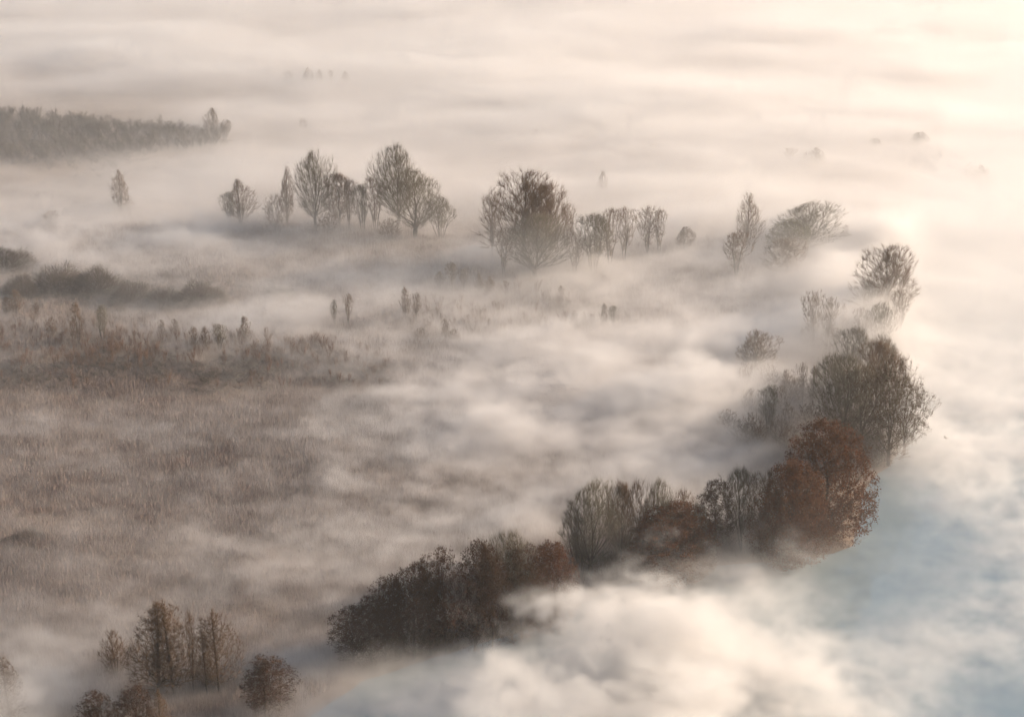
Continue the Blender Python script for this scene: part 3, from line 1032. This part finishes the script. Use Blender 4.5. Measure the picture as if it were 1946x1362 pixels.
# bird over the river
def bird():
    z = 6.0
    p = at(1797, 832, z)
    root = bpy.data.objects.new('heron', None)
    COL.objects.link(root)
    root.location = p
    root.rotation_euler = (0, math.radians(0), math.radians(185))
    mb, nt, bs, out = mat('pale grey feathers')
    rp, no = noise_ramp(nt, 6, [(0.3, (0.45, 0.42, 0.38)), (0.7, (0.62, 0.59, 0.54))])
    nt.links.new(rp.outputs[0], bs.inputs['Base Color'])
    xs = [0.62, 0.5, 0.36, 0.2, 0.0, -0.22, -0.42, -0.62]
    rr = [0.008, 0.035, 0.05, 0.085, 0.12, 0.1, 0.055, 0.012]
    V, F = [], []
    for x, r in zip(xs, rr):
        for k in range(8):
            V.append((x, r * math.cos(k * 0.7854), r * math.sin(k * 0.7854)))
    for i in range(len(xs) - 1):
        for k in range(8):
            F.append((i * 8 + k, i * 8 + (k + 1) % 8, i * 8 + 8 + (k + 1) % 8, i * 8 + 8 + k))
    link('body', new_mesh('bird body', V, F, mats=[mb], smooth_shade=True), root)
    for s in (1, -1):
        V, F = [], []
        span = [(0.0, 0.2, -0.16, 0.02), (0.35, 0.26, -0.14, 0.16), (0.7, 0.18, -0.2, 0.22), (1.0, -0.02, -0.26, 0.18)]
        for y, a, b_, zz in span:
            V += [(a, s * (0.06 + y), zz + 0.015), (b_, s * (0.06 + y), zz), (a, s * (0.06 + y), zz - 0.015), (b_, s * (0.06 + y), zz - 0.008)]
        for i in range(3):
            q = i * 4
            F += [(q, q + 1, q + 5, q + 4), (q + 2, q + 6, q + 7, q + 3), (q, q + 4, q + 6, q + 2), (q + 1, q + 3, q + 7, q + 5)]
        link('wing', new_mesh('bird wing', V, F, mats=[mb]), root)
    V, F = [(-0.6, 0.03, 0.01), (-0.6, -0.03, 0.01), (-0.85, -0.09, 0.0), (-0.85, 0.09, 0.0), (-0.6, 0.03, -0.01), (-0.6, -0.03, -0.01), (-0.85, -0.09, -0.012), (-0.85, 0.09, -0.012)], \
        [(0, 1, 2, 3), (4, 7, 6, 5), (0, 3, 7, 4), (1, 5, 6, 2), (2, 6, 7, 3)]
    link('tail', new_mesh('bird tail', V, F, mats=[mb]), root)
    tag(root, 'pale bird flying low over the misty river', 'bird')


bird()


# ------------------------------------------------------------------ fog: real volumes lying on the marsh and the river
#        photo columns every 97.3 px from 48, rows from 48: how much the fog hides what lies on the ground there
ALPHA = [
    [.95, .95, .95, .95, .95, .95, .96, .96, .96, .96, .97, .97, .97, .97, .97, .97, .97, .97, .97, .97],
    [.90, .91, .92, .92, .92, .93, .93, .94, .94, .95, .95, .96, .97, .97, .97, .97, .97, .97, .97, .97],
    [.16, .16, .22, .46, .76, .80, .82, .86, .90, .92, .94, .95, .96, .96, .97, .97, .97, .97, .97, .97],
    [.42, .50, .64, .76, .80, .82, .84, .86, .88, .90, .93, .95, .96, .96, .97, .97, .97, .97, .97, .96],
    [.84, .88, .88, .84, .76, .70, .66, .66, .70, .74, .78, .82, .85, .88, .91, .94, .95, .95, .94, .93],
    [.50, .42, .46, .50, .55, .60, .66, .78, .74, .70, .68, .68, .72, .78, .84, .90, .94, .94, .84, .78],
    [.34, .32, .38, .60, .68, .68, .68, .66, .66, .66, .70, .80, .90, .93, .92, .88, .80, .90, .76, .70],
    [.18, .16, .16, .20, .26, .34, .46, .62, .78, .84, .84, .84, .87, .87, .80, .62, .46, .82, .76, .70],
    [.46, .46, .48, .49, .51, .53, .57, .60, .67, .73, .79, .83, .87, .88, .76, .40, .16, .58, .66, .64],
    [.42, .42, .43, .45, .47, .50, .56, .60, .64, .65, .68, .72, .77, .80, .60, .10, .04, .16, .46, .52],
    [.30, .31, .35, .40, .44, .49, .54, .60, .70, .74, .68, .20, .08, .18, .20, .08, .10, .14, .30, .38],
    [.26, .28, .35, .46, .49, .53, .58, .45, .16, .06, .06, .36, .88, .88, .80, .60, .22, .12, .26, .36],
    [.48, .48, .52, .55, .58, .56, .50, .34, .34, .52, .88, .97, .97, .97, .90, .72, .34, .26, .30, .28],
    [.76, .64, .54, .46, .42, .42, .42, .48, .68, .95, .97, .97, .97, .97, .97, .93, .72, .40, .22, .06],
]
#        how high the fog stands there, in metres
TOPH = [
    [12, 12, 12, 12, 12, 12, 12, 12, 12, 12, 12, 12, 12, 12, 12, 12, 12, 12, 12, 12],
    [9, 9, 9, 9, 10, 10, 11, 11, 11, 11, 12, 12, 12, 12, 12, 12, 12, 12, 12, 12],
    [5, 5, 5, 6, 8, 8, 8, 9, 10, 10, 11, 12, 12, 12, 12, 12, 12, 12, 12, 12],
    [4, 4, 5, 5, 6, 6, 7, 8, 9, 10, 11, 11, 12, 12, 12, 12, 12, 11, 11, 11],
    [5, 5, 5, 6, 6, 6, 7, 7, 7, 7, 8, 9, 9, 10, 10, 11, 9, 9, 8, 8],
    [4, 4, 4, 4, 5, 5, 6, 6, 6, 6, 6, 7, 8, 8, 9, 10, 12, 11, 8, 6],
    [3, 3, 3, 4, 4, 5, 5, 5, 5, 5, 6, 8, 9, 8, 6, 9, 12, 11, 7, 5],
    [3, 3, 3, 3, 3, 3, 4, 5, 6, 7, 8, 9, 9, 8, 6, 8, 11, 9, 6, 5],
    [3, 3, 3, 3, 3, 3, 4, 4, 5, 6, 7, 8, 9, 9, 8, 6, 6, 6, 5, 4],
    [3, 3, 3, 3, 3, 3, 4, 4, 4, 5, 5, 6, 7, 8, 8, 6, 5, 5, 4, 4],
    [3, 3, 3, 3, 3, 4, 4, 4, 5, 5, 6, 6, 6, 7, 8, 8, 6, 5, 4, 4],
    [4, 4, 4, 5, 5, 5, 5, 5, 5, 6, 8, 12, 14, 14, 13, 11, 7, 4, 4, 4],
    [6, 6, 6, 7, 7, 6, 5, 5, 6, 11, 16, 18, 18, 17, 15, 11, 6, 4, 3, 3],
    [14, 10, 8, 8, 7, 6, 7, 9, 12, 17, 19, 20, 20, 18, 15, 10, 5, 4, 3, 3],
]
ALPHA, TOPH = np.array(ALPHA), np.array(TOPH, float)


def table(T, u, v):
    """smooth look-up (Catmull-Rom) in a table laid over the photograph's ground"""
    c, r = (u - 48) / 97.3, (v - 48) / 97.3
    c, r = np.clip(c, -0.5, T.shape[1] - 0.5), np.clip(r, -0.5, T.shape[0] - 0.5)
    ci, ri = np.floor(c).astype(int), np.floor(r).astype(int)
    fc, fr = c - ci, r - ri

    def w(t):
        return [(-t ** 3 + 2 * t ** 2 - t) / 2, (3 * t ** 3 - 5 * t ** 2 + 2) / 2, (-3 * t ** 3 + 4 * t ** 2 + t) / 2, (t ** 3 - t ** 2) / 2]
    wc, wr = w(fc), w(fr)
    o = 0
    for a in range(4):
        for b_ in range(4):
            o = o + wr[a] * wc[b_] * T[np.clip(ri - 1 + a, 0, T.shape[0] - 1), np.clip(ci - 1 + b_, 0, T.shape[1] - 1)]
    return o


def fbm3(shape, spacing, outer, beta, seed, stretch=(1, 1, 1)):
    """fractal noise by spectral synthesis, zero mean, unit variance; shape (z, y, x)"""
    r = np.random.default_rng(seed)
    f = np.fft.rfftn(r.normal(size=shape).astype(np.float32))
    kz = np.fft.fftfreq(shape[0], spacing[0])[:, None, None] * stretch[0]
    ky = np.fft.fftfreq(shape[1], spacing[1])[None, :, None] * stretch[1]
    kx = np.fft.rfftfreq(shape[2], spacing[2])[None, None, :] * stretch[2]
    k2 = kx * kx + ky * ky + kz * kz + (1.0 / outer) ** 2
    f *= k2 ** (-beta / 4)
    o = np.fft.irfftn(f, s=shape, axes=(0, 1, 2)).astype(np.float32)
    o -= o.mean()
    return o / o.std()


def fog_volume(name, label, x0, x1, y0, y1, z0, z1, d, dz, seed, ramp, mtl, outer, wisp, stretch, calm):
    nx, ny, nz = int(round((x1 - x0) / d)) + 1, int(round((y1 - y0) / d)) + 1, int(round((z1 - z0) / dz)) + 1
    x = x0 + np.arange(nx) * d
    y = y0 + np.arange(ny) * d
    z = z0 + np.arange(nz) * dz
    X, Y = np.meshgrid(x, y)
    U, V = project(X, Y, 3.0)
    A = table(ALPHA, U, V)
    H0 = table(TOPH, U, V)
    U2, V2 = project(X, Y, 0.45 * H0)
    A = np.clip(table(ALPHA, U2, V2), 0.02, 0.975)
    H = np.clip(table(TOPH, U2, V2), 2.5, 22)
    dep = Y * CP + CAM_H * SP
    sind = CAM_H / np.sqrt(X ** 2 + Y ** 2 + CAM_H ** 2)
    tau = -np.log(1 - A) * sind * FOG_GAIN
    pad = [1 << (n - 1).bit_length() if n < 64 else (n + 31) // 32 * 32 for n in (nz, ny, nx)]
    lazy = 1 - 0.7 * smooth(430, 520, Y) * smooth(2, -14, bank_dist(X, Y))      # the far river lies under even, quiet mist
    calm = calm * lazy
    n1 = fbm3(pad, (dz, d, d), outer, 4.1, seed, stretch)[:nz, :ny, :nx]
    n2 = fbm3(pad, (dz, d, d), wisp, 3.3, seed + 9, stretch)[:nz, :ny, :nx]
    water = smooth(2, -6, bank_dist(X, Y))
    big = fbm3([1, pad[1], pad[2]], (1, d, d), 150.0, 3.4, seed + 5, (1, 1.4, 3.2))[0, :ny, :nx]
    Hn = H * np.clip(1 + 0.12 * calm * big, 0.6, 1.5)
    zz = np.maximum(z, 0)[:, None, None]
    core = 1 - zz / Hn[None]
    puff = smooth(12, 17, H)                            # the tall billow is puffier than the flat fog sheets
    amp = (0.09 + 0.11 * smooth(3.5, 7, H)) * calm + 0.24 * puff * calm
    rho = smooth(-0.25, 0.65, core - 0.12 + (amp[None] * n1 + (calm * (0.10 + 0.10 * puff))[None] * n2) * (0.4 + 0.6 * np.clip(zz / Hn[None], 0, 1.2)))
    rho *= np.clip(1 + 0.14 * calm * big, 0.4, 1.7)[None] * np.clip(0.95 + (calm * 0.2)[None] * n1 + (calm * (0.22 + 0.16 * water))[None] * n2, 0.05, 2.2)
    rho *= (tau / (0.62 * Hn))[None]
    for (cx, cy_, rx_, ry_) in ((370, 592, 9, 8), (470, 586, 12, 10), (580, 580, 13, 11), (700, 574, 13, 11), (815, 572, 11, 9)):      # the bright low streak beyond the scrub
        c_ = at(cx, cy_, 2.5)
        g_ = np.exp(-(((X - c_.x) / rx_) ** 2 + ((Y - c_.y) / ry_) ** 2)) * np.clip(1 + 0.3 * big, 0.4, 1.6)
        rho += 0.032 * g_[None] * smooth(7.5, 3.0, zz - 0.8 * n1) * np.clip(1 + 0.3 * n2, 0.2, 1.8)
    for (cx, cy_, rad_) in ((1695, 965, 13), (1625, 1130, 10), (1800, 1060, 14)):        # holes in the mist where the river shows
        c_ = at(cx, cy_, 1.0)
        rho *= (1 - 0.6 * np.exp(-(((X - c_.x) / rad_) ** 2 + ((Y - c_.y) / (rad_ * 1.5)) ** 2)))[None]
    rho *= (1 - smooth(1.35, 1.9, zz / Hn[None])) * (zz < z1 - 1.5 * dz)
    # thin mist above the fog sheets, thicker up the valley and towards the sun
    veil = 0.0013 + 0.0062 * smooth(400, 600, Y + 0.3 * X) * (1 - 0.44 * smooth(-20, -190, X))
    veil = veil * np.clip(1 + 0.25 * big, 0.4, 1.6)
    rho += veil[None] * (smooth(30, 12, zz) * np.clip(1 + 0.3 * n1, 0.3, 1.7))
    rho *= ramp(Y)[None]
    rho[rho < 0.0006] = 0
    print(name, rho.shape, float(rho.max()), float(rho.mean()))
    me = bpy.data.meshes.new(name)
    me.vertices.add(rho.size)
    at_ = me.attributes.new('fog_density', 'FLOAT', 'POINT')
    at_.data.foreach_set('value', rho.astype(np.float32).ravel())
    me.materials.append(mtl)
    ng = bpy.data.node_groups.new(name + ' volume', 'GeometryNodeTree')
    ng.interface.new_socket('Geometry', in_out='INPUT', socket_type='NodeSocketGeometry')
    ng.interface.new_socket('Geometry', in_out='OUTPUT', socket_type='NodeSocketGeometry')
    N, Lk = ng.nodes, ng.links
    gi, go = N.new('NodeGroupInput'), N.new('NodeGroupOutput')
    pos, sep = N.new('GeometryNodeInputPosition'), N.new('ShaderNodeSeparateXYZ')
    Lk.new(pos.outputs[0], sep.inputs[0])

    def m(op, a, b_=None, c=None):
        nd = N.new('ShaderNodeMath')
        nd.operation = op
        for i, s in enumerate((a, b_, c)):
            if s is None:
                continue
            if isinstance(s, (int, float)):
                nd.inputs[i].default_value = s
            else:
                Lk.new(s, nd.inputs[i])
        return nd.outputs[0]
    ids = []
    for k, (lo, st) in enumerate(((x0, d), (y0, d), (z0, dz))):
        ids.append(m('ROUND', m('DIVIDE', m('SUBTRACT', sep.outputs[k], lo), st)))
    idx = m('MULTIPLY_ADD', m('MULTIPLY_ADD', ids[2], float(ny), ids[1]), float(nx), ids[0])
    na = N.new('GeometryNodeInputNamedAttribute')
    na.data_type = 'FLOAT'
    na.inputs['Name'].default_value = 'fog_density'
    si = N.new('GeometryNodeSampleIndex')
    si.data_type, si.domain = 'FLOAT', 'POINT'
    si.clamp = True
    Lk.new(gi.outputs[0], si.inputs['Geometry'])
    Lk.new(na.outputs[0], si.inputs['Value'])
    Lk.new(idx, si.inputs['Index'])
    vc = N.new('GeometryNodeVolumeCube')
    Lk.new(si.outputs[0], vc.inputs['Density'])
    vc.inputs['Min'].default_value = (x0, y0, z0)
    vc.inputs['Max'].default_value = (x0 + (nx - 1) * d, y0 + (ny - 1) * d, z0 + (nz - 1) * dz)
    vc.inputs['Resolution X'].default_value = nx
    vc.inputs['Resolution Y'].default_value = ny
    vc.inputs['Resolution Z'].default_value = nz
    sm = N.new('GeometryNodeSetMaterial')
    sm.inputs['Material'].default_value = mtl
    Lk.new(vc.outputs[0], sm.inputs['Geometry'])
    Lk.new(sm.outputs[0], go.inputs[0])
    o = link(name, me)
    md = o.modifiers.new('fog volume', 'NODES')
    md.node_group = ng
    tag(o, label, 'fog', kind='stuff')
    return o


def volume_mat(name, density, colour, aniso):
    mv = bpy.data.materials.new(name)
    mv.use_nodes = True
    nt = mv.node_tree
    nt.nodes.remove(nt.nodes['Principled BSDF'])
    pv = nt.nodes.new('ShaderNodeVolumePrincipled')
    pv.inputs['Color'].default_value = (*colour, 1)
    pv.inputs['Density'].default_value = density
    pv.inputs['Anisotropy'].default_value = aniso
    nt.links.new(pv.outputs[0], nt.nodes['Material Output'].inputs['Volume'])
    return mv, pv


FOG_GAIN = 1.15
m_fog, pv = volume_mat('fog', 1.0, (0.99, 0.982, 0.972), 0.64)
fog_volume('fog', 'thick low fog billowing over the near marsh and bank', -215, 220, 262, 640, -1, 36, 1.0, 1.0, 21,
           lambda Y: 1 - smooth(618, 638, Y), m_fog, 60.0, 12.0, (0.7, 1.0, 1.5), 1.0)
fog_volume('fog', 'pale fog bank filling the far valley', -420, 460, 616, 1640, -1, 35, 2.4, 1.5, 44,
           lambda Y: smooth(618, 638, Y), m_fog, 90.0, 30.0, (0.6, 1.0, 2.4), 0.6)
m_haze, pv = volume_mat('haze', 0.00007, (0.97, 0.975, 0.98), 0.3)
V = [(x, y, z) for z in (-4.5, 200) for y in (-520, 3460) for x in (-2060, 2060)]
F = [(0, 2, 3, 1), (4, 5, 7, 6), (0, 1, 5, 4), (2, 6, 7, 3), (0, 4, 6, 2), (1, 3, 7, 5)]
tag(link('haze', new_mesh('haze', V, F, mats=[m_haze])), 'thin morning haze over the whole valley', kind='stuff')
